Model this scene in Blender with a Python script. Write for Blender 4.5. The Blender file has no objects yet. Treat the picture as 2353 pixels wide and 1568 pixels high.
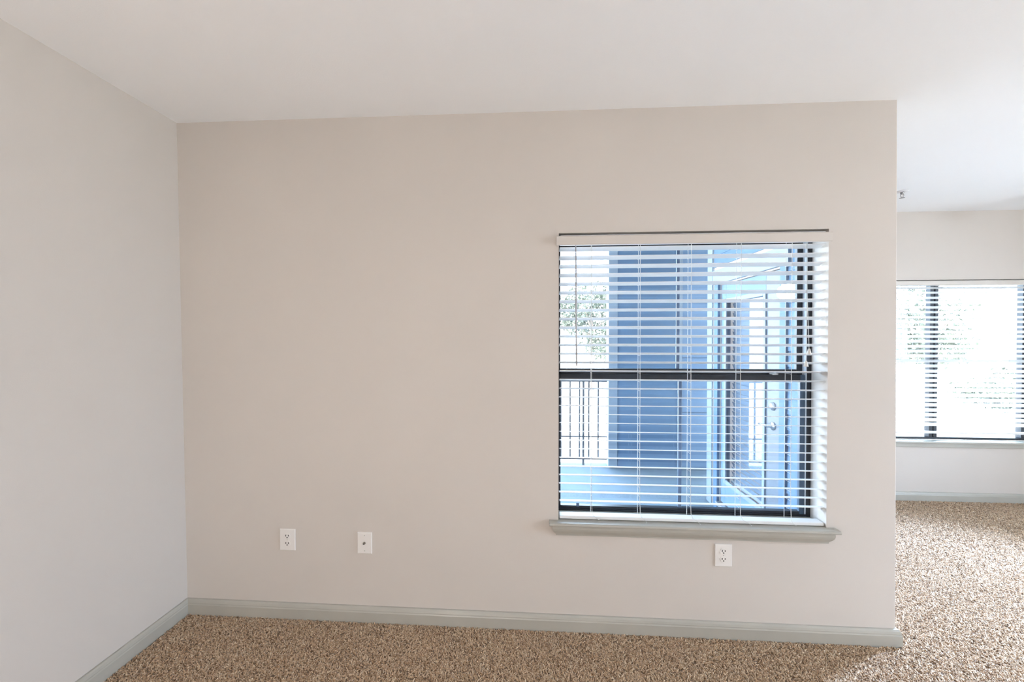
import bpy, bmesh, math, random
import numpy as np
from mathutils import Vector, Matrix

random.seed(7)
rng = np.random.default_rng(7)
SC = bpy.context.scene
COL = SC.collection

# ------------------------------------------------------------------ camera
FPX = 900.1
cam_d = bpy.data.cameras.new('camera')
cam_d.sensor_fit = 'HORIZONTAL'
cam_d.sensor_width = 36.0
cam_d.lens = 36.0 * FPX / 2353.0
cam_d.clip_start = 0.02
cam = bpy.data.objects.new('camera', cam_d)
COL.objects.link(cam)
cam.location = (0.0, -2.0747, 1.5587)
cam.rotation_euler = (math.radians(90 - 0.654), 0.0, math.radians(3.575))
SC.camera = cam

# ------------------------------------------------------------------ sky, sun, exposure
SKY_COL = (0.60, 0.79, 1.0)
SKY_STR = 20.0
SUN_STR = 40.0
FILL_LAMP_STR = 92.0
FILL_SPOT_W = 1400.0
w = bpy.data.worlds.new('sky')
w.use_nodes = True
SC.world = w
bg = w.node_tree.nodes['Background']
bg.inputs[0].default_value = (*SKY_COL, 1)
bg.inputs[1].default_value = SKY_STR

sun_d = bpy.data.lights.new('sun', 'SUN')
sun_d.energy = SUN_STR
sun_d.angle = math.radians(0.6)
sun_d.color = (1.0, 0.95, 0.88)
sun = bpy.data.objects.new('sun', sun_d)
COL.objects.link(sun)
sun.rotation_euler = Vector((0.42, 0.48, -0.77)).to_track_quat('-Z', 'Y').to_euler()

SC.view_settings.view_transform = 'Standard'
SC.view_settings.look = 'None'
SC.view_settings.gamma = 1.0
SC.view_settings.use_curve_mapping = False
SC.view_settings.exposure = -0.06
SC.cycles.max_bounces = 7
SC.cycles.diffuse_bounces = 4
SC.cycles.glossy_bounces = 2
SC.cycles.caustics_reflective = False
SC.cycles.caustics_refractive = False


def portal(name, loc, direction, sx, sy):
    """daylight portal filling a window opening (no light of its own)"""
    d = bpy.data.lights.new(name, 'AREA')
    d.shape = 'RECTANGLE'
    d.size = sx
    d.size_y = sy
    d.cycles.is_portal = True
    o = bpy.data.objects.new(name, d)
    COL.objects.link(o)
    o.location = loc
    o.rotation_euler = Vector(direction).to_track_quat('-Z', 'Z').to_euler()
    return o


portal('daylight_portal', (4.13, 2.02, 1.32), (0, -1, 0), 2.6, 1.56)
portal('daylight_portal', (0.79, 0.20, 1.35), (0, -1, 0), 1.36, 1.52)
portal('daylight_portal', (5.72, -1.3, 1.35), (-1, 0, 0), 2.0, 2.1)


# ------------------------------------------------------------------ materials
def srgb(r, g, b):
    def f(c):
        c /= 255.0
        return c / 12.92 if c <= 0.04045 else ((c + 0.055) / 1.055) ** 2.4
    return (f(r), f(g), f(b))


def mat(name, col, rough=0.5, var=0.0, vscale=3.0, bump=0.0, bscale=200.0, metallic=0.0,
        spec=0.5, detail=4.0, col2=None, coat=0.0):
    m = bpy.data.materials.new(name)
    m.use_nodes = True
    nt = m.node_tree
    b = nt.nodes['Principled BSDF']
    b.inputs['Base Color'].default_value = (*col, 1)
    b.inputs['Roughness'].default_value = rough
    b.inputs['Metallic'].default_value = metallic
    b.inputs['Specular IOR Level'].default_value = spec
    if coat:
        b.inputs['Coat Weight'].default_value = coat
    tc = nt.nodes.new('ShaderNodeTexCoord')
    if var > 0 or col2:
        n = nt.nodes.new('ShaderNodeTexNoise')
        n.inputs['Scale'].default_value = vscale
        n.inputs['Detail'].default_value = detail
        nt.links.new(tc.outputs['Object'], n.inputs['Vector'])
        r = nt.nodes.new('ShaderNodeValToRGB')
        r.color_ramp.elements[0].position = 0.3
        r.color_ramp.elements[1].position = 0.7
        if col2:
            c0, c1 = col, col2
        else:
            c0 = tuple(max(0, c * (1 - var)) for c in col)
            c1 = tuple(min(1, c * (1 + var)) for c in col)
        r.color_ramp.elements[0].color = (*c0, 1)
        r.color_ramp.elements[1].color = (*c1, 1)
        nt.links.new(n.outputs['Fac'], r.inputs['Fac'])
        nt.links.new(r.outputs['Color'], b.inputs['Base Color'])
    if bump > 0:
        n2 = nt.nodes.new('ShaderNodeTexNoise')
        n2.inputs['Scale'].default_value = bscale
        n2.inputs['Detail'].default_value = 3.0
        nt.links.new(tc.outputs['Object'], n2.inputs['Vector'])
        bp = nt.nodes.new('ShaderNodeBump')
        bp.inputs['Strength'].default_value = bump
        bp.inputs['Distance'].default_value = 0.002
        nt.links.new(n2.outputs['Fac'], bp.inputs['Height'])
        nt.links.new(bp.outputs['Normal'], b.inputs['Normal'])
    return m


def glass_mat(name, tint=(0.97, 0.985, 1.0), refl=1.0):
    m = bpy.data.materials.new(name)
    m.use_nodes = True
    nt = m.node_tree
    nt.nodes.remove(nt.nodes['Principled BSDF'])
    out = nt.nodes['Material Output']
    tr = nt.nodes.new('ShaderNodeBsdfTransparent')
    tr.inputs[0].default_value = (*tint, 1)
    gl = nt.nodes.new('ShaderNodeBsdfGlossy')
    gl.inputs['Roughness'].default_value = 0.0
    gl.inputs[0].default_value = (refl, refl, refl, 1)
    lw = nt.nodes.new('ShaderNodeLayerWeight')
    lw.inputs[0].default_value = 0.5
    pw = nt.nodes.new('ShaderNodeMath')
    pw.operation = 'POWER'
    pw.inputs[1].default_value = 5.0
    fr = nt.nodes.new('ShaderNodeMapRange')
    fr.inputs['To Min'].default_value = 0.04
    nt.links.new(lw.outputs['Facing'], pw.inputs[0])
    nt.links.new(pw.outputs[0], fr.inputs['Value'])
    mx = nt.nodes.new('ShaderNodeMixShader')
    nt.links.new(fr.outputs[0], mx.inputs[0])
    nt.links.new(tr.outputs[0], mx.inputs[1])
    nt.links.new(gl.outputs[0], mx.inputs[2])
    nt.links.new(mx.outputs[0], out.inputs['Surface'])
    return m


def emit_mat(name, col, strength):
    m = bpy.data.materials.new(name)
    m.use_nodes = True
    b = m.node_tree.nodes['Principled BSDF']
    b.inputs['Base Color'].default_value = (0.9, 0.88, 0.84, 1)
    b.inputs['Emission Color'].default_value = (*col, 1)
    b.inputs['Emission Strength'].default_value = strength
    return m


M = {}
M['wall'] = mat('wall_paint', (0.62, 0.573, 0.53), 0.75, var=0.02, vscale=1.2, bump=0.12, bscale=260, spec=0.2)
M['ceiling'] = mat('ceiling_paint', (0.90, 0.90, 0.905), 0.85, var=0.012, vscale=1.0, bump=0.18, bscale=180, spec=0.15)
M['trim'] = mat('greige_trim_paint', (0.42, 0.405, 0.36), 0.38, var=0.04, vscale=6, bump=0.03, bscale=60)
M['carpet'] = mat('carpet_backing', (0.34, 0.25, 0.185), 0.95, var=0.12, vscale=4, bump=0.6, bscale=300, spec=0.05)
M['valance'] = mat('blind_valance_vinyl', (0.62, 0.575, 0.53), 0.45, var=0.02, vscale=4)
M['slat'] = mat('blind_slat_vinyl', (0.80, 0.80, 0.80), 0.42, var=0.01, vscale=8)
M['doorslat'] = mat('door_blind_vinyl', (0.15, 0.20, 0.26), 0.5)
M['cord'] = mat('blind_cord', (0.72, 0.72, 0.70), 0.8, bump=0.3, bscale=900)
M['wand'] = mat('tilt_wand_plastic', (0.42, 0.42, 0.44), 0.25, coat=0.4)
M['tassel'] = mat('cord_tassel_plastic', (0.72, 0.70, 0.66), 0.4)
M['bronze'] = mat('dark_window_frame', (0.018, 0.020, 0.026), 0.35, var=0.2, vscale=20)
M['muntin'] = mat('window_grille', (0.10, 0.15, 0.24), 0.4, var=0.1, vscale=20)
M['sashside'] = mat('sash_side_finish', (0.045, 0.075, 0.12), 0.35, var=0.1, vscale=20)
M['gapstrip'] = mat('gap_strip_pale', (0.55, 0.60, 0.66), 0.5)
M['glass'] = glass_mat('window_glass')
M['plate'] = mat('switch_plate_plastic', (0.80, 0.77, 0.74), 0.35, spec=0.5)
M['slot'] = mat('outlet_slot', (0.015, 0.014, 0.013), 0.8)
M['screw'] = mat('plate_screw', (0.55, 0.53, 0.5), 0.35, metallic=0.3)
M['brass'] = mat('coax_metal', (0.18, 0.16, 0.13), 0.35, metallic=0.8)
M['chrome'] = mat('sprinkler_metal', (0.42, 0.41, 0.41), 0.3, metallic=0.8)
M['escut'] = mat('sprinkler_cover', (0.74, 0.73, 0.73), 0.4)
M['siding'] = mat('lap_siding_paint', (0.062, 0.13, 0.215), 0.6, var=0.05, vscale=5, bump=0.15, bscale=60)
M['exttrim'] = mat('exterior_trim_paint', (0.20, 0.245, 0.29), 0.55, var=0.02, vscale=5)
M['panel'] = mat('exterior_panel_paint', (0.115, 0.19, 0.29), 0.6, var=0.03, vscale=4)
M['door'] = mat('patio_door_paint', (0.12, 0.14, 0.17), 0.4, var=0.02, vscale=5)
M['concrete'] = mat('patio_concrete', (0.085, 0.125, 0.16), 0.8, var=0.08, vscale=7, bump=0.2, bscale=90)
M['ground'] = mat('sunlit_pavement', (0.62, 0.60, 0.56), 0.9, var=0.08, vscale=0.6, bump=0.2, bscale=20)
M['rail'] = mat('railing_paint', (0.09, 0.09, 0.095), 0.5)
M['leaf'] = mat('tree_leaf', (0.075, 0.085, 0.06), 0.6, col2=(0.045, 0.055, 0.035), vscale=3)
M['bark'] = mat('tree_bark', (0.25, 0.20, 0.16), 0.9, var=0.2, vscale=15, bump=0.4, bscale=40)
M['nickel'] = mat('door_hardware', (0.62, 0.61, 0.60), 0.28, metallic=0.9)
M['roof'] = mat('roof_covering', (0.25, 0.23, 0.22), 0.9, var=0.1, vscale=3)
M['lampglass'] = emit_mat('patio_lamp_glass', (1.0, 0.82, 0.62), 9.0)
M['fillglobe'] = emit_mat('fill_lamp_glass', (1.0, 0.955, 0.91), FILL_LAMP_STR)  # glow of the added fill lamps



# ------------------------------------------------------------------ mesh helpers
def link(name, me, m, parent=None):
    o = bpy.data.objects.new(name, me)
    COL.objects.link(o)
    if m is not None and not me.materials:
        me.materials.append(m)
    if parent:
        o.parent = parent
    return o


def mesh_from(verts, faces, name='mesh', smooth=False):
    me = bpy.data.meshes.new(name)
    me.from_pydata([tuple(v) for v in verts], [], faces)
    bm = bmesh.new()
    bm.from_mesh(me)
    bmesh.ops.remove_doubles(bm, verts=bm.verts, dist=1e-6)
    bmesh.ops.recalc_face_normals(bm, faces=bm.faces)
    bm.to_mesh(me)
    bm.free()
    if smooth:
        me.polygons.foreach_set('use_smooth', [True] * len(me.polygons))
    return me


def box_mesh(x0, x1, y0, y1, z0, z1, bevel=0.0, segs=2, name='mesh'):
    bm = bmesh.new()
    bmesh.ops.create_cube(bm, size=1.0)
    for v in bm.verts:
        v.co = Vector(((x0 + x1) / 2 + v.co.x * (x1 - x0), (y0 + y1) / 2 + v.co.y * (y1 - y0), (z0 + z1) / 2 + v.co.z * (z1 - z0)))
    if bevel > 0:
        bmesh.ops.bevel(bm, geom=list(bm.edges), offset=bevel, segments=segs, affect='EDGES', profile=0.5)
    me = bpy.data.meshes.new(name)
    bm.to_mesh(me)
    bm.free()
    return me


def box(name, x0, x1, y0, y1, z0, z1, m, parent=None, bevel=0.0, segs=2):
    return link(name, box_mesh(x0, x1, y0, y1, z0, z1, bevel, segs, name), m, parent)


def tube_mesh(pts, r, n=8, name='mesh', caps=True):
    pts = [Vector(p) for p in pts]
    rs = r if isinstance(r, (list, tuple)) else [r] * len(pts)
    verts, faces = [], []
    prev = None
    for i, p in enumerate(pts):
        d = (pts[min(i + 1, len(pts) - 1)] - pts[max(i - 1, 0)]).normalized()
        if prev is None:
            a = d.orthogonal().normalized()
        else:
            a = (prev - d * prev.dot(d)).normalized()
        prev = a
        b = d.cross(a)
        for k in range(n):
            t = 2 * math.pi * k / n
            verts.append(p + (a * math.cos(t) + b * math.sin(t)) * rs[i])
    for i in range(len(pts) - 1):
        for k in range(n):
            faces.append((i * n + k, i * n + (k + 1) % n, (i + 1) * n + (k + 1) % n, (i + 1) * n + k))
    if caps:
        faces.append(tuple(range(n)))
        faces.append(tuple(range((len(pts) - 1) * n, len(pts) * n)))
    return mesh_from(verts, faces, name, smooth=n > 6)


def lathe_mesh(prof, n=24, axis='Z', origin=(0, 0, 0), name='mesh', smooth=True):
    """prof: list of (radius, height) along axis"""
    verts, faces = [], []
    o = Vector(origin)
    for r, h in prof:
        for k in range(n):
            t = 2 * math.pi * k / n
            c, s = r * math.cos(t), r * math.sin(t)
            v = {'Z': (c, s, h), 'Y': (c, h, s), 'X': (h, c, s)}[axis]
            verts.append(o + Vector(v))
    for i in range(len(prof) - 1):
        for k in range(n):
            faces.append((i * n + k, i * n + (k + 1) % n, (i + 1) * n + (k + 1) % n, (i + 1) * n + k))
    faces.append(tuple(range(n)))
    faces.append(tuple(range((len(prof) - 1) * n, len(prof) * n)))
    return mesh_from(verts, faces, name, smooth)


def prism_mesh(outline, a0, a1, axis='X', name='mesh', smooth=False):
    """extrude a closed 2D outline along an axis. outline coords: X->(y,z), Y->(x,z), Z->(x,y)"""
    def P(a, q):
        return {'X': (a, q[0], q[1]), 'Y': (q[0], a, q[1]), 'Z': (q[0], q[1], a)}[axis]
    n = len(outline)
    verts = [P(a0, q) for q in outline] + [P(a1, q) for q in outline]
    faces = [(i, (i + 1) % n, n + (i + 1) % n, n + i) for i in range(n)]
    faces += [tuple(range(n)), tuple(range(n, 2 * n))]
    return mesh_from(verts, faces, name, smooth)


def empty(name, loc=(0, 0, 0)):
    o = bpy.data.objects.new(name, None)
    o.empty_display_size = 0.1
    COL.objects.link(o)
    o.location = loc
    return o


def tag(o, label=None, cat=None, group=None, kind=None):
    if label:
        o['label'] = label
    if cat:
        o['category'] = cat
    if group:
        o['group'] = group
    if kind:
        o['kind'] = kind
    return o


def struct(o, label=None, cat=None):
    return tag(o, label, cat, None, 'structure')


def adopt(o, parent):
    """parent keeping the world position (parents are only translated)"""
    o.parent = parent
    o.location = o.location - parent.location
    return o


def wall_mesh(u0, u1, v0, v1, holes, t0, t1, axis, name='wall'):
    """slab with rectangular holes: u = horizontal, v = vertical, t = thickness range along axis"""
    us = sorted(set([u0, u1] + [h[0] for h in holes] + [h[1] for h in holes]))
    vs = sorted(set([v0, v1] + [h[2] for h in holes] + [h[3] for h in holes]))
    us = [u for u in us if u0 <= u <= u1]
    vs = [v for v in vs if v0 <= v <= v1]

    def P(u, v, t):
        return (u, t, v) if axis == 'Y' else (t, u, v)

    def solid(i, j):
        if i < 0 or j < 0 or i >= len(us) - 1 or j >= len(vs) - 1:
            return False
        cu, cv = (us[i] + us[i + 1]) / 2, (vs[j] + vs[j + 1]) / 2
        return not any(h[0] < cu < h[1] and h[2] < cv < h[3] for h in holes)
    verts, faces = [], []

    def quad(*ps):
        b = len(verts)
        verts.extend(ps)
        faces.append((b, b + 1, b + 2, b + 3))
    for i in range(len(us) - 1):
        for j in range(len(vs) - 1):
            if not solid(i, j):
                continue
            a, b, c, d = us[i], us[i + 1], vs[j], vs[j + 1]
            for t in (t0, t1):
                quad(P(a, c, t), P(b, c, t), P(b, d, t), P(a, d, t))
            if not solid(i - 1, j):
                quad(P(a, c, t0), P(a, d, t0), P(a, d, t1), P(a, c, t1))
            if not solid(i + 1, j):
                quad(P(b, c, t0), P(b, d, t0), P(b, d, t1), P(b, c, t1))
            if not solid(i, j - 1):
                quad(P(a, c, t0), P(b, c, t0), P(b, c, t1), P(a, c, t1))
            if not solid(i, j + 1):
                quad(P(a, d, t0), P(b, d, t0), P(b, d, t1), P(a, d, t1))
    return mesh_from(verts, faces, name)


# ------------------------------------------------------------------ room constants
H = 2.743
XR = 1.8045          # free end of the window wall
XE = 1.72            # outside face of the wall between the far room and the patio
YF = 1.86            # inside face of the far wall
YE = 1.955           # outside face of the far wall
XRW = 5.6            # right wall
YB = -4.0            # wall behind the camera
WX0, WX1, WZ0, WZ1 = 0.117, 1.470, 0.560, 2.102    # main window opening
PZ = -0.085          # patio floor level


def ceil_z(x):
    t = min(max((x + 2.0) / 3.8, 0), 1)
    return 2.748 - 0.013 * t


# ------------------------------------------------------------------ structure
# floor + ceiling
fl = box('floor', -2.2, XRW + 0.1, YB - 0.1, 0.06, -0.06, 0.0, M['carpet'])
me2 = box_mesh(XE + 0.05, XRW + 0.1, 0.05, YE - 0.02, -0.06, 0.0)
bm = bmesh.new()
bm.from_mesh(fl.data)
bm.from_mesh(me2)
bm.to_mesh(fl.data)
bm.free()
struct(fl)

xs = [-2.25, -2.0, 1.8, XRW + 0.1]
verts, faces = [], []
for z_off in (0.0, 0.10):
    for y in (YB - 0.1, YE - 0.01):
        for x in xs:
            verts.append((x, y, ceil_z(x) + z_off))
n = len(xs)
for k in range(2):
    for i in range(n - 1):
        b = k * 2 * n
        faces.append((b + i, b + i + 1, b + n + i + 1, b + n + i))
for i in range(n - 1):
    faces.append((i, i + 1, 2 * n + i + 1, 2 * n + i))
    faces.append((n + i, n + i + 1, 3 * n + i + 1, 3 * n + i))
faces.append((0, n, 3 * n, 2 * n))
faces.append((n - 1, 2 * n - 1, 4 * n - 1, 3 * n - 1))
struct(link('ceiling', mesh_from(verts, faces, 'ceiling'), M['ceiling']))

# window wall: inner layer with the drywall returns, outer layer behind it (the unit sits between)
CT = 2.75
me = wall_mesh(-2.25, XR, 0.0, CT, [(WX0, WX1, WZ0, WZ1)], 0.0, 0.117, 'Y')
bm = bmesh.new()
bm.from_mesh(me)
for v in bm.verts:
    if v.co.x > XR - 0.01:
        v.co.x += 0.005 - 0.019 * v.co.z / H
be = [e for e in bm.edges if all(v.co.x > XR - 0.03 for v in e.verts) and abs(e.verts[0].co.y - e.verts[1].co.y) < 1e-5
      and abs(e.verts[0].co.z - e.verts[1].co.z) > 0.1 and len(e.link_faces) == 2
      and abs(e.link_faces[0].normal.dot(e.link_faces[1].normal)) < 0.5]
bmesh.ops.bevel(bm, geom=be, offset=0.006, segments=3, affect='EDGES', profile=0.5)
bm.to_mesh(me)
bm.free()
wall_window = struct(link('wall_window', me, M['wall']))
struct(link('wall_window_exterior', wall_mesh(-2.25, XE, PZ, 2.9, [(0.07, 1.476, 0.585, 2.125)], 0.117, 0.175, 'Y'), M['siding']))

# left wall, a little out of plumb
me = box_mesh(-2.2, -1.962, YB, 0.02, 0.0, CT)
for v in me.vertices:
    if v.co.x > -2.0:
        v.co.x = -1.962 - 0.039 * v.co.z / H
struct(link('wall_left', me, M['wall']))

# far wall with the wide window, side wall with the patio door, right wall, rear wall
FX0, FX1, FZ0, FZ1 = 2.85, 5.40, 0.535, 2.092
struct(link('wall_far', wall_mesh(XE + 0.0, XRW + 0.1, PZ, CT, [(FX0, FX1, FZ0, FZ1)], YF, YE, 'Y'), M['wall']))
DY0, DY1, DZ1 = 0.80, 1.735, 2.045          # patio door opening along y
struct(link('wall_patio_side', wall_mesh(0.117, YF, PZ, CT, [(DY0, DY1, -0.005, DZ1)], XE + 0.012, XR - 0.012, 'X'), M['wall']))
RW = (-2.3, -0.3, 0.3, 2.4)
struct(link('wall_right', wall_mesh(YB, YF, 0.0, CT, [RW], XRW, XRW + 0.1, 'X'), M['wall']))
struct(link('wall_rear', box_mesh(-2.2, XRW + 0.1, YB - 0.1, YB, 0.0, CT), M['wall']))
# roof over rooms and patio
struct(box('roof', -3.6, 6.3, YB - 0.6, 3.15, 2.95, 3.10, M['roof']))
struct(box('patio_ceiling', -3.6, 6.0, YE, 3.1, 2.80, 2.86, M['exttrim']))

# right wall window (outside the frame, lights the room)
wr = struct(empty('window_3', (XRW + 0.05, -1.3, 0.4)))
for nm, a in (('frame_rail', (RW[0], RW[1], 0.3, 0.35)), ('frame_rail', (RW[0], RW[1], 2.35, 2.4)),
              ('frame_jamb', (RW[0], RW[0] + 0.05, 0.35, 2.35)), ('frame_jamb', (RW[1] - 0.05, RW[1], 0.35, 2.35)),
              ('mullion', (-1.33, -1.27, 0.35, 2.35))):
    adopt(box(nm, XRW + 0.03, XRW + 0.08, a[0], a[1], a[2], a[3], M['bronze']), wr)
adopt(box('pane', XRW + 0.052, XRW + 0.058, RW[0] + 0.05, -1.33, 0.35, 2.35, M['glass']), wr)
adopt(box('pane', XRW + 0.052, XRW + 0.058, -1.27, RW[1] - 0.05, 0.35, 2.35, M['glass']), wr)


# baseboards: moulded profile (depth from the wall, height)
BB = [(0.0, 0.0), (0.019, 0.0), (0.019, 0.058), (0.0165, 0.064), (0.0165, 0.068), (0.013, 0.078), (0.008, 0.0855), (0.0, 0.0865)]


def baseboard(name, path, side, m=M['trim']):
    """path: list of (x,y); side: list of outward offset vectors per point"""
    verts, faces = [], []
    n = len(BB)
    for (x, y), (ox, oy) in zip(path, side):
        for d, z in BB:
            verts.append((x + ox * d, y + oy * d, z))
    for i in range(len(path) - 1):
        for k in range(n):
            faces.append((i * n + k, i * n + (k + 1) % n, (i + 1) * n + (k + 1) % n, (i + 1) * n + k))
    faces.append(tuple(range(n)))
    faces.append(tuple(range((len(path) - 1) * n, len(path) * n)))
    return struct(link(name, mesh_from(verts, faces, name), m))


baseboard('baseboard_window', [(-1.962, 0.0), (XR + 0.004, 0.0), (XR + 0.004, 0.105)], [(1, -1), (1, -1), (1, 0)])
baseboard('baseboard_left', [(-1.962, YB), (-1.962, 0.0)], [(1, 0), (1, -1)])
baseboard('baseboard_far', [(XR, YF), (XRW, YF)], [(1, -1), (-1, -1)])

# ------------------------------------------------------------------ carpet pile (yarn tufts over the floor in view)
def pile(regions):
    vs, fs = [], []
    base = 0
    for (x0, x1, y0, y1, dens, rad) in regions:
        k = int((x1 - x0) * (y1 - y0) * dens)
        cx = rng.uniform(x0, x1, k)
        cy = rng.uniform(y0, y1, k)
        h = rng.uniform(0.004, 0.009, k)
        lean = rng.uniform(0.002, 0.012, k)
        la = rng.uniform(0, 2 * np.pi, k)
        r = rad * rng.uniform(0.7, 1.3, k)
        a0 = rng.uniform(0, 2 * np.pi, k)
        P = np.zeros((k, 6, 3))
        for j in range(3):
            a = a0 + j * 2.0944
            P[:, j, 0] = cx + r * np.cos(a)
            P[:, j, 1] = cy + r * np.sin(a)
            P[:, j, 2] = -0.001
            a = a0 + j * 2.0944 + 0.8
            P[:, 3 + j, 0] = cx + lean * np.cos(la) + 0.55 * r * np.cos(a)
            P[:, 3 + j, 1] = cy + lean * np.sin(la) + 0.55 * r * np.sin(a)
            P[:, 3 + j, 2] = h
        F = np.array([(0, 1, 4), (0, 4, 3), (1, 2, 5), (1, 5, 4), (2, 0, 3), (2, 3, 5), (3, 4, 5)])
        idx = (np.arange(k) * 6)[:, None, None] + F[None] + base
        vs.append(P.reshape(-1, 3))
        fs.append(idx.reshape(-1, 3))
        base += k * 6
    V = np.concatenate(vs)
    F = np.concatenate(fs)
    me = bpy.data.meshes.new('carpet_pile')
    me.vertices.add(len(V))
    me.vertices.foreach_set('co', V.astype(np.float32).ravel())
    me.loops.add(len(F) * 3)
    me.loops.foreach_set('vertex_index', F.astype(np.int32).ravel())
    me.polygons.add(len(F))
    me.polygons.foreach_set('loop_start', np.arange(0, len(F) * 3, 3, dtype=np.int32))
    me.update(calc_edges=True)
    return me


def pile_mat():
    m = bpy.data.materials.new('carpet_yarn')
    m.use_nodes = True
    nt = m.node_tree
    b = nt.nodes['Principled BSDF']
    b.inputs['Roughness'].default_value = 0.9
    b.inputs['Specular IOR Level'].default_value = 0.1
    b.inputs['Sheen Weight'].default_value = 0.3
    b.inputs['Sheen Roughness'].default_value = 0.4
    g = nt.nodes.new('ShaderNodeNewGeometry')
    r = nt.nodes.new('ShaderNodeValToRGB')
    cols = [(0.0, (0.22, 0.125, 0.065)), (0.2, (0.58, 0.38, 0.23)), (0.65, (0.75, 0.53, 0.345)), (1.0, (0.93, 0.75, 0.55))]
    e = r.color_ramp.elements
    e[0].position, e[0].color = cols[0][0], (*cols[0][1], 1)
    e[1].position, e[1].color = cols[3][0], (*cols[3][1], 1)
    for p, c in cols[1:3]:
        q = e.new(p)
        q.color = (*c, 1)
    nt.links.new(g.outputs['Random Per Island'], r.inputs['Fac'])
    nt.links.new(r.outputs['Color'], b.inputs['Base Color'])
    return m


pl = link('carpet_pile', pile([(-1.94, 1.82, -0.62, -0.018, 34000, 0.0043),
                               (1.82, 3.1, -0.62, 0.9, 32000, 0.0044),
                               (3.1, 5.0, -0.3, 0.9, 19000, 0.0054),
                               (3.1, 5.58, -0.62, -0.3, 12000, 0.0066),
                               (5.0, 5.58, -0.3, YF - 0.018, 12000, 0.0066),
                               (-1.94, 5.58, -1.9, -0.62, 9500, 0.0075),
                               (1.83, 5.0, 0.9, YF - 0.018, 20000, 0.0054)]), pile_mat(), fl)
tag(pl, kind='stuff')

# ------------------------------------------------------------------ main window unit (dark frame, two sashes, one grille bar each)
win = struct(empty('window_1', (0.77, 0.14, 0.587)))
UX0, UX1, UZ0, UZ1 = 0.075, 1.470, 0.587, 2.120


def wpart(name, x0, x1, y0, y1, z0, z1, m, bevel=0.002, parent=win):
    return adopt(box(name, x0, x1, y0, y1, z0, z1, m, None, bevel, 1), parent)


wpart('frame_jamb', UX0, UX0 + 0.028, 0.118, 0.185, UZ0, UZ1, M['bronze'])
wpart('frame_jamb', UX1 - 0.022, UX1 + 0.004, 0.118, 0.185, UZ0, UZ1, M['bronze'])
wpart('frame_head', UX0 + 0.028, UX1 - 0.022, 0.118, 0.185, UZ1 - 0.035, UZ1, M['bronze'])
wpart('frame_sill', UX0 + 0.028, UX1 - 0.022, 0.118, 0.19, UZ0, UZ0 + 0.011, M['bronze'])
# lower sash (room side)
LX0, LX1 = UX0 + 0.030, UX1 - 0.026
wpart('sash_stile', LX0, LX0 + 0.030, 0.121, 0.143, 0.598, 1.352, M['bronze'])
wpart('sash_stile', LX1 - 0.028, LX1 - 0.003, 0.121, 0.143, 0.598, 1.352, M['sashside'])
wpart('gap_strip', LX1 - 0.002, UX1 - 0.0225, 0.1195, 0.15, 0.60, 2.08, M['gapstrip'], 0.0)  # pale strip standing in for the bright gap between stile and jamb
wpart('sash_rail', LX0 + 0.030, LX1 - 0.028, 0.121, 0.143, 0.598, 0.614, M['bronze'])
wpart('meeting_rail', LX0 + 0.030, LX1 - 0.028, 0.119, 0.145, 1.318, 1.352, M['bronze'])
wpart('muntin', 0.7795, 0.7975, 0.127, 0.137, 0.614, 1.318, M['muntin'])
wpart('pane', LX0 + 0.030, LX1 - 0.028, 0.1305, 0.1335, 0.614, 1.318, M['glass'], 0.0)
# upper sash (outside)
wpart('sash_stile', LX0, LX0 + 0.030, 0.149, 0.171, 1.338, 2.083, M['bronze'])
wpart('sash_stile', LX1 - 0.030, LX1, 0.149, 0.171, 1.338, 2.083, M['bronze'])
wpart('sash_rail', LX0 + 0.030, LX1 - 0.030, 0.149, 0.171, 2.055, 2.083, M['bronze'])
wpart('meeting_rail', LX0 + 0.030, LX1 - 0.030, 0.147, 0.173, 1.338, 1.379, M['bronze'])
wpart('muntin', 0.7755, 0.7935, 0.155, 0.165, 1.379, 2.055, M['muntin'])
wpart('pane', LX0 + 0.030, LX1 - 0.030, 0.1585, 0.1615, 1.379, 2.055, M['glass'], 0.0)
wpart('sash_lift', 0.222, 0.238, 0.113, 0.121, 0.612, 0.632, M['muntin'])
lk = adopt(link('sash_lock', lathe_mesh([(0.0, 0.0), (0.022, 0.0), (0.022, 0.006), (0.010, 0.012), (0.0, 0.012)], 20,
                                         'Z', (1.285, 0.134, 1.352)), M['nickel']), win)
adopt(link('lock_lever', box_mesh(1.262, 1.310, 0.124, 0.136, 1.362, 1.369, 0.002), M['nickel']), win)

# stool + apron (mitred returns)
stool = struct(empty('trim_1', (0.79, 0.0, 0.56)))
nose = [(0.117, WZ0 + 0.002), (0.117, 0.588), (-0.038, 0.588), (-0.044, 0.585), (-0.046, 0.579), (-0.044, 0.573), (-0.038, 0.570), (-0.001, 0.570), (-0.001, WZ0 + 0.002)]
inner = box_mesh(WX0 + 0.001, WX1 - 0.001, -0.001, 0.117, WZ0 + 0.001, 0.588)
outer = prism_mesh([(-0.0005, 0.570), (-0.0005, 0.588), (-0.038, 0.588), (-0.044, 0.585), (-0.046, 0.579), (-0.044, 0.573), (-0.038, 0.570)], 0.068, 1.512, 'X')
bm = bmesh.new()
bm.from_mesh(inner)
bm.from_mesh(outer)
me = bpy.data.meshes.new('stool_board')
bm.to_mesh(me)
bm.free()
adopt(link('stool_board', me, M['trim']), stool)
prof = [(0.030, 0.570), (0.032, 0.562), (0.0315, 0.552), (0.028, 0.541), (0.022, 0.531), (0.016, 0.524), (0.013, 0.519), (0.012, 0.512)]
verts, faces = [], []
for d, z in prof:
    verts += [(0.115 - d, -0.0005, z), (0.115 - d, -d, z), (1.462 + d, -d, z), (1.462 + d, -0.0005, z)]
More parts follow.
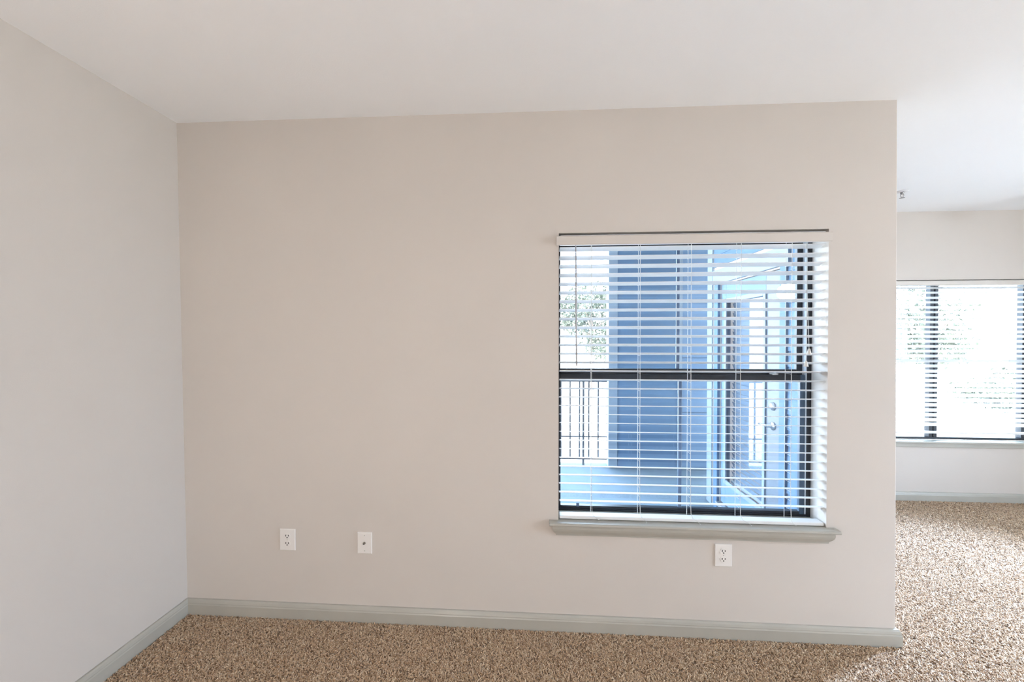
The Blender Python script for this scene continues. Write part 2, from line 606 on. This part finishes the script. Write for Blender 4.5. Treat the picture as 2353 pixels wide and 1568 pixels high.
for i in range(len(prof) - 1):
    for k in range(3):
        faces.append((4 * i + k, 4 * i + k + 1, 4 * i + 5 + k, 4 * i + 4 + k))
    faces.append((4 * i + 3, 4 * i, 4 * i + 4, 4 * i + 7))
faces += [(0, 1, 2, 3), tuple(4 * (len(prof) - 1) + k for k in range(4))]
adopt(link('apron', mesh_from(verts, faces, 'apron'), M['trim']), stool)

# ------------------------------------------------------------------ horizontal blind builder
def slat_section(width, thick, crown, tilt):
    """cross-section (y,z) centred on 0; tilt raises the room-side (-y) edge"""
    up, dn = [], []
    k = 6
    for i in range(k + 1):
        t = -1 + 2 * i / k
        zc = crown * (1 - t * t)
        up.append((t * width / 2, zc + thick / 2))
        dn.append((t * width / 2, zc - thick / 2))
    pts = up + dn[::-1]
    c, s = math.cos(tilt), math.sin(tilt)
    return [(y * c + z * s, -y * s + z * c) for y, z in pts]


def rotate_blind_mesh(me):
    return me


def make_blind(name, x0, x1, z_first, pitch, count, yc, ladders, rail_z, tilt, headz, valance, label):
    root = empty(name, ((x0 + x1) / 2, yc, rail_z))
    smesh = prism_mesh(slat_section(0.050, 0.0028, 0.0015, tilt), x0, x1, 'X', 'slat')
    smesh.materials.append(M['slat'])
    for i in range(count):
        o = link('slat', smesh, None)
        o.location = (random.uniform(-0.0012, 0.0012), yc, z_first - i * pitch)
        o.rotation_euler = (random.uniform(-0.02, 0.02), random.uniform(-0.0006, 0.0006), 0)
        adopt(o, root)
    adopt(box('head_rail', x0 + 0.002, x1 - 0.002, yc - 0.026, yc + 0.026, headz - 0.045, headz, M['slat'], None, 0.002, 1), root)
    adopt(box('bottom_rail', x0, x1, yc - 0.027, yc + 0.025, rail_z, rail_z + 0.017, M['slat'], None, 0.004, 3), root)
    vx0, vx1, vz0, vz1, vy0, vy1 = valance
    adopt(link('valance', prism_mesh([(vy1, vz0), (vy0, vz0), (vy0 - 0.002, vz0 + 0.004), (vy0 - 0.002, vz1 - 0.005), (vy0 + 0.002, vz1), (vy1, vz1)], vx0, vx1, 'X', 'valance'), M['valance']), root)
    return root


TILT = math.radians(13.0)
ZIN = 1.9827 + 0.04638           # room-side edge of the first slat
BY = 0.034
b1 = make_blind('window_blind', 0.1225, 1.4645, ZIN - 0.0247 * math.sin(TILT), 0.04638, 30, BY, None, 0.5905, TILT, 2.093,
                (0.1035, 1.4715, 2.034, 2.082, -0.022, -0.012), None)
tag(b1, 'white horizontal slat blind with cream valance over the blue patio view', 'blind')
# ladder cords, with slack ends lying over the bottom rail
for i, lx in enumerate((0.289, 0.539, 0.798, 1.047, 1.297)):
    r = 0.0014
    yf, yb = BY - 0.0275, BY + 0.0275
    dx = 0.004
    sl = [0.035, 0.030, 0.040, 0.045, 0.018][i]
    end = 0.583 if i in (1, 2, 3) else 0.592
    front = [(lx, yf, 2.05), (lx, yf, 1.7), (lx + 0.001, yf, 1.3), (lx + 0.001, yf, 0.9), (lx + 0.002, yf - 0.001, 0.70), (lx + 0.004, yf - 0.003, 0.635),
             (lx + sl * 0.3, yf - 0.004, 0.614), (lx + sl * 0.7, yf - 0.006, 0.604), (lx + sl, yf - 0.013, 0.597), (lx + sl * 1.15, yf - 0.018, end + 0.009), (lx + sl * 1.0, yf - 0.022, end + 0.008)]
    back = [(lx + dx, yb, 2.05), (lx + dx, yb, 0.607)]
    bm = bmesh.new()
    for pts in (front, back):
        t = tube_mesh(pts, r, 6)
        bm.from_mesh(t)
    for k in range(30):
        z = ZIN - k * 0.04638
        for sgn in (-1,):
            t = box_mesh(lx - 0.0006, lx + 0.0006, yf, yb, z - 0.0135, z - 0.0123)
            bm.from_mesh(t)
    me = bpy.data.meshes.new('ladder_cord')
    bm.to_mesh(me)
    bm.free()
    adopt(link('ladder_cord', me, M['cord']), b1)
adopt(link('tilt_wand', tube_mesh([(0.2045, -0.006, 2.036), (0.2055, -0.007, 1.95), (0.2085, -0.007, 1.55), (0.210, -0.007, 1.405)], [0.0028, 0.0042, 0.0042, 0.0048], 8), M['wand']), b1)
for tx, tz in ((1.371, 1.468), (1.3565, 1.407)):
    adopt(link('lift_cord', tube_mesh([(1.360, -0.006, 2.036), (1.362, -0.010, 1.75), (tx, -0.012, tz + 0.028)], 0.0012, 6), M['cord']), b1)
    adopt(link('cord_tassel', lathe_mesh([(0.003, 0.030), (0.005, 0.028), (0.007, 0.018), (0.0105, 0.004), (0.011, 0.0), (0.0, 0.0)], 14, 'Z', (tx, -0.012, tz)), M['tassel']), b1)

# ------------------------------------------------------------------ far window with three units, its blind and stool
fw = struct(empty('window_2', (4.125, 1.92, FZ0)))


def fpart(name, x0, x1, y0, y1, z0, z1, m, bevel=0.002):
    return adopt(box(name, x0, x1, y0, y1, z0, z1, m, None, bevel, 1), fw)


FY0, FY1 = 1.915, 1.965
fpart('frame_sill', FX0, FX1, FY0, FY1, FZ0 + 0.037, FZ0 + 0.06, M['bronze'])
fpart('frame_head', FX0, FX1, FY0, FY1, FZ1 - 0.03, FZ1, M['bronze'])
mull = [2.88, 3.795, 4.615, 5.37]
for mx_ in mull:
    for s in (-1, 1):
        fpart('frame_jamb', mx_ + s * 0.021 - 0.015, mx_ + s * 0.021 + 0.015, FY0, FY1, FZ0 + 0.06, FZ1 - 0.03, M['bronze'])
for a, b in zip(mull[:-1], mull[1:]):
    fpart('meeting_rail', a + 0.036, b - 0.036, FY0 + 0.005, FY1 - 0.005, 1.362, 1.386, M['bronze'])
    fpart('pane', a + 0.036, b - 0.036, 1.932, 1.935, FZ0 + 0.06, 1.362, M['glass'], 0.0)
    fpart('pane', a + 0.036, b - 0.036, 1.946, 1.949, 1.386, FZ1 - 0.03, M['glass'], 0.0)
st2 = struct(empty('trim_2', (4.125, YF, FZ0)))
adopt(box('stool_board', FX0 - 0.05, FX1 + 0.05, YF - 0.04, YF - 0.001, FZ0 + 0.019, FZ0 + 0.037, M['trim'], None, 0.005, 2), st2)
adopt(box('ledge', FX0 + 0.001, FX1 - 0.001, YF - 0.001, 1.914, FZ0 + 0.001, FZ0 + 0.037, M['trim']), st2)
adopt(box('apron', FX0 - 0.02, FX1 + 0.02, YF - 0.022, YF - 0.001, FZ0 - 0.020, FZ0 + 0.019, M['trim'], None, 0.004, 2), st2)
FBY = YF + 0.026
b2 = make_blind('window_blind', FX0 + 0.008, FX1 - 0.008, 2.021, 0.0464, 29, FBY, None, 0.640, math.radians(-27), 2.086,
                (FX0 - 0.01, FX1 + 0.01, 2.040, 2.082, YF - 0.016, YF - 0.006), None)
tag(b2, 'wide white slat blind over the bright window of the far room', 'blind')
for lx in (3.05, 3.45, 3.60, 4.0, 4.4, 4.8, 5.2):
    bm = bmesh.new()
    for yy in (FBY - 0.0275, FBY + 0.0275):
        bm.from_mesh(tube_mesh([(lx, yy, 2.05), (lx, yy, 0.655)], 0.0011, 6))
    me = bpy.data.meshes.new('ladder_cord')
    bm.to_mesh(me)
    bm.free()
    adopt(link('ladder_cord', me, M['cord']), b2)


# ------------------------------------------------------------------ wall plates
def plate_body(wd, ht, y=-0.0005, t=0.0065):
    me = box_mesh(-wd / 2, wd / 2, -t, y, -ht / 2, ht / 2)
    bm = bmesh.new()
    bm.from_mesh(me)
    e = [e for e in bm.edges if all(v.co.y < -t + 1e-4 for v in e.verts)]
    bmesh.ops.bevel(bm, geom=e, offset=0.0045, segments=3, affect='EDGES', profile=0.6)
    bm.to_mesh(me)
    bm.free()
    return me


def outlet(x, z, wd, ht, label):
    root = empty('power_outlet', (x, 0, z))
    tag(root, label, 'outlet', 'duplex outlets on the window wall')
    link('cover_plate', plate_body(wd, ht), M['plate'], root)
    for s in (1, -1):
        pts = []
        for k in range(20):
            a = 2 * math.pi * k / 20
            pts.append((0.0168 * math.cos(a), max(-0.0135, min(0.0135, 0.0168 * math.sin(a))) + s * 0.0205))
        rc = link('receptacle', prism_mesh(pts, -0.0085, -0.0055, 'Y'), M['plate'], root)
        for dx, h in ((-0.0072, 0.0096), (0.0072, 0.0082)):
            link('slot', box_mesh(dx - 0.0019, dx + 0.0019, -0.0088, -0.0083, s * 0.0205 + 0.0035 - h / 2, s * 0.0205 + 0.0035 + h / 2), M['slot'], rc)
        link('ground_hole', lathe_mesh([(0.0034, -0.0088), (0.0034, -0.0083)], 12, 'Y', (0, 0, s * 0.0205 - 0.007)), M['slot'], rc)
    link('screw', lathe_mesh([(0.0, -0.0082), (0.0025, -0.0080), (0.0030, -0.0066)], 12, 'Y'), M['screw'], root)
    return root


outlet(-1.372, 0.436, 0.088, 0.118, 'white duplex power outlet low on the wall nearest the left corner')
outlet(0.962, 0.431, 0.086, 0.117, 'white duplex power outlet directly under the window sill')
cp = tag(empty('cable_plate', (-0.935, 0, 0.432)), 'white cable jack wall plate with one dark center port', 'wall plate')
link('cover_plate', plate_body(0.080, 0.117), M['plate'], cp)
link('coax_jack', lathe_mesh([(0.0, -0.016), (0.0046, -0.016), (0.0048, -0.009), (0.0065, -0.009), (0.0065, -0.006)], 12, 'Y'), M['brass'], cp)
for s in (1, -1):
    link('screw', lathe_mesh([(0.0, -0.0082), (0.0025, -0.0080), (0.0030, -0.0066)], 12, 'Y', (0, 0, s * 0.042)), M['screw'], cp)

# ------------------------------------------------------------------ ceiling sprinkler
sx, sy = 2.952, 1.299
cz = ceil_z(sx)
sp = tag(empty('fire_sprinkler', (sx, sy, cz)), 'small pendant fire sprinkler on the ceiling of the far room', 'sprinkler')
link('escutcheon', lathe_mesh([(0.040, 0.0), (0.041, -0.003), (0.034, -0.007), (0.016, -0.009), (0.0, -0.009)], 28), M['escut'], sp)
link('nozzle', lathe_mesh([(0.012, -0.008), (0.012, -0.018), (0.008, -0.020), (0.008, -0.026), (0.0, -0.026)], 16), M['chrome'], sp)
link('glass_bulb', lathe_mesh([(0.001, -0.025), (0.0028, -0.030), (0.0028, -0.044), (0.001, -0.048)], 10), M['plate'], sp)
for s in (-1, 1):
    link('frame_arm', tube_mesh([(s * 0.010, 0, -0.018), (s * 0.013, 0, -0.030), (s * 0.011, 0, -0.042), (s * 0.002, 0, -0.052)], 0.0022, 8), M['chrome'], sp)
link('deflector', lathe_mesh([(0.0, -0.051), (0.017, -0.053), (0.018, -0.055), (0.0, -0.055)], 18), M['chrome'], sp)

# ------------------------------------------------------------------ fill lamps added behind the camera, unseen, to brighten the room
def fill_lamp(x, y, label):
    o = tag(empty('fill_lamp', (x, y, 0.0)), label, 'lamp')
    link('base', lathe_mesh([(0.15, 0.009), (0.15, 0.02), (0.12, 0.028), (0.02, 0.035), (0.0, 0.035)], 28), M['nickel'], o)
    link('pole', tube_mesh([(0, 0, 0.03), (0, 0, 0.62)], 0.012, 12), M['nickel'], o)
    link('globe_shade', lathe_mesh([(0.03, 0.62)] + [(0.15 * math.sin(t), 0.76 - 0.15 * math.cos(t)) for t in
                                    [0.3 + k * (math.pi - 0.31) / 12 for k in range(13)]], 28), M['fillglobe'], o)


fill_lamp(-0.9, -3.3, 'added unseen globe fill lamp behind the viewpoint on the left')
fill_lamp(4.9, -2.7, 'added unseen globe fill lamp behind the viewpoint on the right')

# added cool fill spot, unseen right of the view, imitates window daylight on the carpet
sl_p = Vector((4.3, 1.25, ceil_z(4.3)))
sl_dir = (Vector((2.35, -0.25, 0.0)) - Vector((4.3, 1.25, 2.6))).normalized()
spot = tag(empty('fill_spotlight', sl_p), 'added unseen cool fill spot aimed across the far room carpet', 'lamp')
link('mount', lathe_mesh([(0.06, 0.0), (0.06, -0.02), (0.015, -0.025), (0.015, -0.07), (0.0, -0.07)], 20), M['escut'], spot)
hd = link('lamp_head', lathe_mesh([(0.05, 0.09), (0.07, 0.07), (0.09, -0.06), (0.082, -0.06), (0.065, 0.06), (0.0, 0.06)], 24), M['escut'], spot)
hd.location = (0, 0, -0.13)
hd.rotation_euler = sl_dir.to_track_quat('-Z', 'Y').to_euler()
sd = bpy.data.lights.new('fill_spot_bulb', 'SPOT')
sd.energy = FILL_SPOT_W
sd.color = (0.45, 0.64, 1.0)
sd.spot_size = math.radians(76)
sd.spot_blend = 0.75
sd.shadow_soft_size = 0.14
so = bpy.data.objects.new('fill_spot_bulb', sd)
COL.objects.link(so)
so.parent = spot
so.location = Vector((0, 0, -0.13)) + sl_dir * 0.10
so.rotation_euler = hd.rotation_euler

# ------------------------------------------------------------------ patio
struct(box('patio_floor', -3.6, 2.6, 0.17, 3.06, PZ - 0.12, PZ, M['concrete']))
struct(box('ground', -60, 80, -40, 120, -0.62, -0.42, M['ground']))


def lap_board(name, along, a0, a1, face, z0, exposure, parent, m=M['siding']):
    """one beveled siding board; along 'Y' = board runs in y on a face looking to -x; 'X' = runs in x, face looks to -y"""
    sec = [(0.0, z0), (-0.013, z0), (-0.013, z0 + 0.006), (-0.004, z0 + exposure + 0.012), (0.0, z0 + exposure + 0.012)]
    sec = [(face + d, z) for d, z in sec]
    me = prism_mesh(sec, a0, a1, 'Y' if along == 'Y' else 'X', name)
    return link(name, me, m, parent)


EXPO = 0.109
# side wall of the far room: siding, corner boards, door casing
ws = bpy.data.objects['wall_patio_side']
z = PZ + 0.02
while z < 2.72:
    if z > 2.19:
        lap_board('siding_board', 'Y', 0.19, 1.86, XE + 0.012, z, EXPO, ws)
    else:
        lap_board('siding_board', 'Y', 0.19, 0.725, XE + 0.012, z, EXPO, ws)
    z += EXPO
box('corner_board', XE - 0.012, XE + 0.012, 1.862, 1.968, PZ, 2.78, M['exttrim'], ws, 0.003, 1)
box('corner_board', XE + 0.0, XE + 0.10, 1.957, 1.972, PZ, 2.78, M['exttrim'], ws, 0.003, 1)
# door
dr = struct(empty('door_1', (1.755, 1.27, 0.0)))


def dpart(name, x0, x1, y0, y1, z0, z1, m, bevel=0.003):
    return adopt(box(name, x0, x1, y0, y1, z0, z1, m, None, bevel, 2), dr)


SX0, SX1 = XE + 0.018, XE + 0.060           # slab
LY0, LY1, LZ0, LZ1 = 1.015, 1.640, 0.215, 1.895   # glazed opening
dpart('casing', XE - 0.014, XE + 0.012, 0.725, 0.795, PZ, 2.05, M['siding'])
dpart('casing', XE - 0.014, XE + 0.012, 1.738, 1.812, PZ, 2.05, M['siding'])
dpart('head_casing', XE - 0.018, XE + 0.012, 0.70, 1.84, 2.055, 2.19, M['exttrim'])
dpart('threshold', XE - 0.03, XR - 0.012, DY0, DY1, -0.03, 0.0, M['nickel'])
dpart('stile', SX0, SX1, DY0 + 0.006, LY0, 0.006, DZ1 - 0.006, M['door'])
dpart('stile', SX0, SX1, LY1, DY1 - 0.006, 0.006, DZ1 - 0.006, M['panel'])
dpart('bottom_rail', SX0, SX1, LY0, LY1, 0.006, LZ0, M['panel'])
dpart('top_rail', SX0, SX1, LY0, LY1, LZ1, DZ1 - 0.006, M['panel'])
for nm, y0, y1, z0, z1 in (('lite_frame', LY0 - 0.012, LY0 + 0.022, LZ0 - 0.012, LZ1 + 0.012), ('lite_frame', LY1 - 0.022, LY1 + 0.012, LZ0 - 0.012, LZ1 + 0.012),
                           ('lite_frame', LY0 + 0.022, LY1 - 0.022, LZ0 - 0.012, LZ0 + 0.026), ('lite_frame', LY0 + 0.022, LY1 - 0.022, LZ1 - 0.026, LZ1 + 0.012)):
    dpart(nm, SX0 - 0.012, SX0 + 0.004, y0, y1, z0, z1, M['exttrim'], 0.004)
dpart('pane', SX0 + 0.012, SX0 + 0.016, LY0, LY1, LZ0, LZ1, M['glass'], 0.0)
# hardware
ky = 0.915
dbolt = adopt(link('deadbolt', lathe_mesh([(0.031, 0.0), (0.031, -0.006), (0.024, -0.016), (0.018, -0.022), (0.0, -0.022)], 20, 'X', (SX0, ky, 1.045)), M['nickel']), dr)
adopt(link('lever_rose', lathe_mesh([(0.031, 0.0), (0.031, -0.006), (0.022, -0.012), (0.012, -0.018), (0.012, -0.045), (0.0, -0.045)], 20, 'X', (SX0, ky, 0.90)), M['nickel']), dr)
adopt(link('door_lever', tube_mesh([(SX0 - 0.040, ky, 0.90), (SX0 - 0.046, ky + 0.02, 0.900), (SX0 - 0.046, ky + 0.07, 0.898), (SX0 - 0.042, ky + 0.11, 0.893)], [0.010, 0.010, 0.008, 0.007], 10), M['nickel']), dr)
# blind hanging inside the door glass
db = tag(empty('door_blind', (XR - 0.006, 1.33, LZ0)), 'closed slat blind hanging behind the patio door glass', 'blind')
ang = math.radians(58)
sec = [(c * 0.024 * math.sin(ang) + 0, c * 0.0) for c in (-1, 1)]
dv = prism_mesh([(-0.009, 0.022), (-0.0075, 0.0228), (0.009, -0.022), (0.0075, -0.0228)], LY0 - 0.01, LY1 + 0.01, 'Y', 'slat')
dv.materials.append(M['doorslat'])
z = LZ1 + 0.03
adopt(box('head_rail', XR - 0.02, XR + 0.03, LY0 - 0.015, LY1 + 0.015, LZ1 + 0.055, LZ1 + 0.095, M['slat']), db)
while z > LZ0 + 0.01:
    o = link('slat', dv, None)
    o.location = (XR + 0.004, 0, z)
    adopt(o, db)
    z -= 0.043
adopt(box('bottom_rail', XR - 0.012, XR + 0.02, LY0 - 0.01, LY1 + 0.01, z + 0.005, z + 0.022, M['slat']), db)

# patio wall lamp beside the door
LX, LYp, LZp = 1.60, 0.505, 1.84
la = tag(empty('wall_lamp', (XE, LYp, LZp)), 'lit patio wall lamp beside the glazed door', 'lamp')
adopt(link('back_plate', lathe_mesh([(0.055, 0.0), (0.055, -0.012), (0.04, -0.02), (0.0, -0.02)], 24, 'X', (XE, LYp, LZp)), M['nickel']), la)
adopt(link('lamp_arm', tube_mesh([(XE - 0.015, LYp, LZp), (XE - 0.05, LYp, LZp + 0.02), (LX + 0.03, LYp, LZp + 0.055), (LX, LYp, LZp + 0.06)], 0.009, 10), M['nickel']), la)
adopt(link('lamp_cap', lathe_mesh([(0.0, 0.068), (0.03, 0.066), (0.05, 0.05), (0.05, 0.044), (0.0, 0.044)], 24, 'Z', (LX, LYp, LZp)), M['nickel']), la)
adopt(link('glass_globe', lathe_mesh([(0.046, 0.044), (0.066, 0.03), (0.076, 0.005), (0.07, -0.025), (0.05, -0.045), (0.02, -0.055), (0.0, -0.056)], 28, 'Z', (LX, LYp, LZp)), M['lampglass']), la)

# storage closet at the end of the patio
cw = struct(box('wall_closet', 0.915, 2.6, 2.905, 3.05, PZ, 2.80, M['panel']))
z = PZ + 0.012
while z < 2.75:
    lap_board('siding_board', 'X', 1.012, 1.742, 2.905, z, EXPO, cw)
    z += EXPO
box('corner_board', 0.905, 1.010, 2.885, 2.906, PZ, 2.80, M['exttrim'], cw, 0.003, 1)
box('corner_board', 0.900, 0.916, 2.886, 3.05, PZ, 2.80, M['exttrim'], cw, 0.003, 1)
box('corner_board', 1.744, 1.80, 2.885, 2.906, PZ, 2.80, M['exttrim'], cw, 0.003, 1)
for z0 in (-0.06, 0.62, 1.30, 1.98):
    box('wall_panel', 1.80, 2.60, 2.893, 2.906, z0, z0 + 0.672, M['panel'], cw, 0.002, 1)

# railing along the open patio edge
rl = tag(empty('patio_railing', (-1.0, 2.98, PZ)), 'light metal picket railing along the open patio edge', 'railing')


def rpart(name, *a, bevel=0.0):
    return adopt(box(name, *a, M['rail'], None, bevel, 1), rl)


rpart('top_rail', -3.5, 0.895, 2.955, 3.005, 0.98, 1.02, bevel=0.006)
rpart('bottom_rail', -3.5, 0.895, 2.965, 2.995, -0.015, 0.015, bevel=0.004)
rpart('middle_rail', -3.5, 0.895, 2.97, 2.99, 0.27, 0.285)
for px in (-3.48, -1.55, 0.60):
    rpart('post', px - 0.013, px + 0.013, 2.967, 2.993, PZ, 0.98)
x = -3.36
while x < 0.85:
    if min(abs(x - q) for q in (-3.48, -1.55, 0.60)) > 0.035:
        rpart('picket', x - 0.009, x + 0.009, 2.971, 2.989, 0.015, 0.98)
    x += 0.1185


# ------------------------------------------------------------------ trees and shrubs beyond the patio
def leaf_mesh(clusters, count, size):
    cs = np.array([c[0] for c in clusters])
    rs = np.array([c[1] for c in clusters])
    pick = rng.choice(len(cs), count, p=(rs ** 2) / (rs ** 2).sum())
    d = rng.normal(size=(count, 3))
    d /= np.linalg.norm(d, axis=1)[:, None]
    P = cs[pick] + d * (rs[pick] * rng.uniform(0.55, 1.0, count))[:, None] * np.array([1, 1, 0.8])
    u = rng.normal(size=(count, 3))
    u /= np.linalg.norm(u, axis=1)[:, None]
    v = np.cross(u, rng.normal(size=(count, 3)))
    v /= np.linalg.norm(v, axis=1)[:, None]
    s = size * rng.uniform(0.6, 1.3, count)[:, None]
    V = np.stack([P - u * s, P + v * s * 0.45, P + u * s, P - v * s * 0.45], 1).reshape(-1, 3)
    me = bpy.data.meshes.new('foliage')
    me.vertices.add(len(V))
    me.vertices.foreach_set('co', V.astype(np.float32).ravel())
    me.loops.add(count * 4)
    me.loops.foreach_set('vertex_index', np.arange(count * 4, dtype=np.int32))
    me.polygons.add(count)
    me.polygons.foreach_set('loop_start', np.arange(0, count * 4, 4, dtype=np.int32))
    me.update(calc_edges=True)
    return me


def tree(x, y, height, spread, label, leaves=5000, trunk=True):
    g = -0.42
    root = tag(empty('tree' if trunk else 'shrub', (x, y, g)), label, 'tree' if trunk else 'shrub')
    rnd = random.Random(int(x * 31 + y * 17))
    clusters = []
    base = 0.35 * height if trunk else 0.3 * height
    if trunk:
        link('trunk', tube_mesh([(0, 0, -0.05), (0.04, 0.02, base * 0.6), (0.0, -0.05, base * 1.3), (0.05, 0.0, height * 0.8)],
                                [0.14, 0.11, 0.08, 0.03], 10), M['bark'], root)
    for k in range(14 if trunk else 8):
        a = rnd.uniform(0, 2 * math.pi)
        q = spread * math.sqrt(rnd.random()) * 0.75
        zz = rnd.uniform(base, height * 0.88)
        c = (q * math.cos(a), q * math.sin(a), zz)
        clusters.append((c, rnd.uniform(0.3, 0.5) * spread))
        if trunk and k < 7:
            link('branch', tube_mesh([(0.01, 0, min(zz * 0.7, height * 0.7)), (c[0] * 0.5, c[1] * 0.5, zz * 0.85), c], [0.045, 0.03, 0.012], 6), M['bark'], root)
    f = link('foliage', leaf_mesh(clusters, leaves, 0.075 if trunk else 0.05), M['leaf'], root)
    tag(f, kind='stuff')
    return root


tree(2.0, 12.5, 4.2, 1.9, 'leafy tree beyond the patio railing, seen at the left of the window', 7000)
tree(-1.2, 14.5, 4.6, 2.2, 'leafy tree farther left beyond the patio railing', 6000)
tree(12.8, 11.5, 3.6, 1.8, 'leafy tree seen through the far room window', 6000)
tree(9.6, 15.5, 4.0, 1.9, 'taller leafy tree behind, at the left of the far room window', 5000)
tree(11.2, 8.2, 1.25, 0.9, 'low round shrub below the far room window view', 3000, trunk=False)
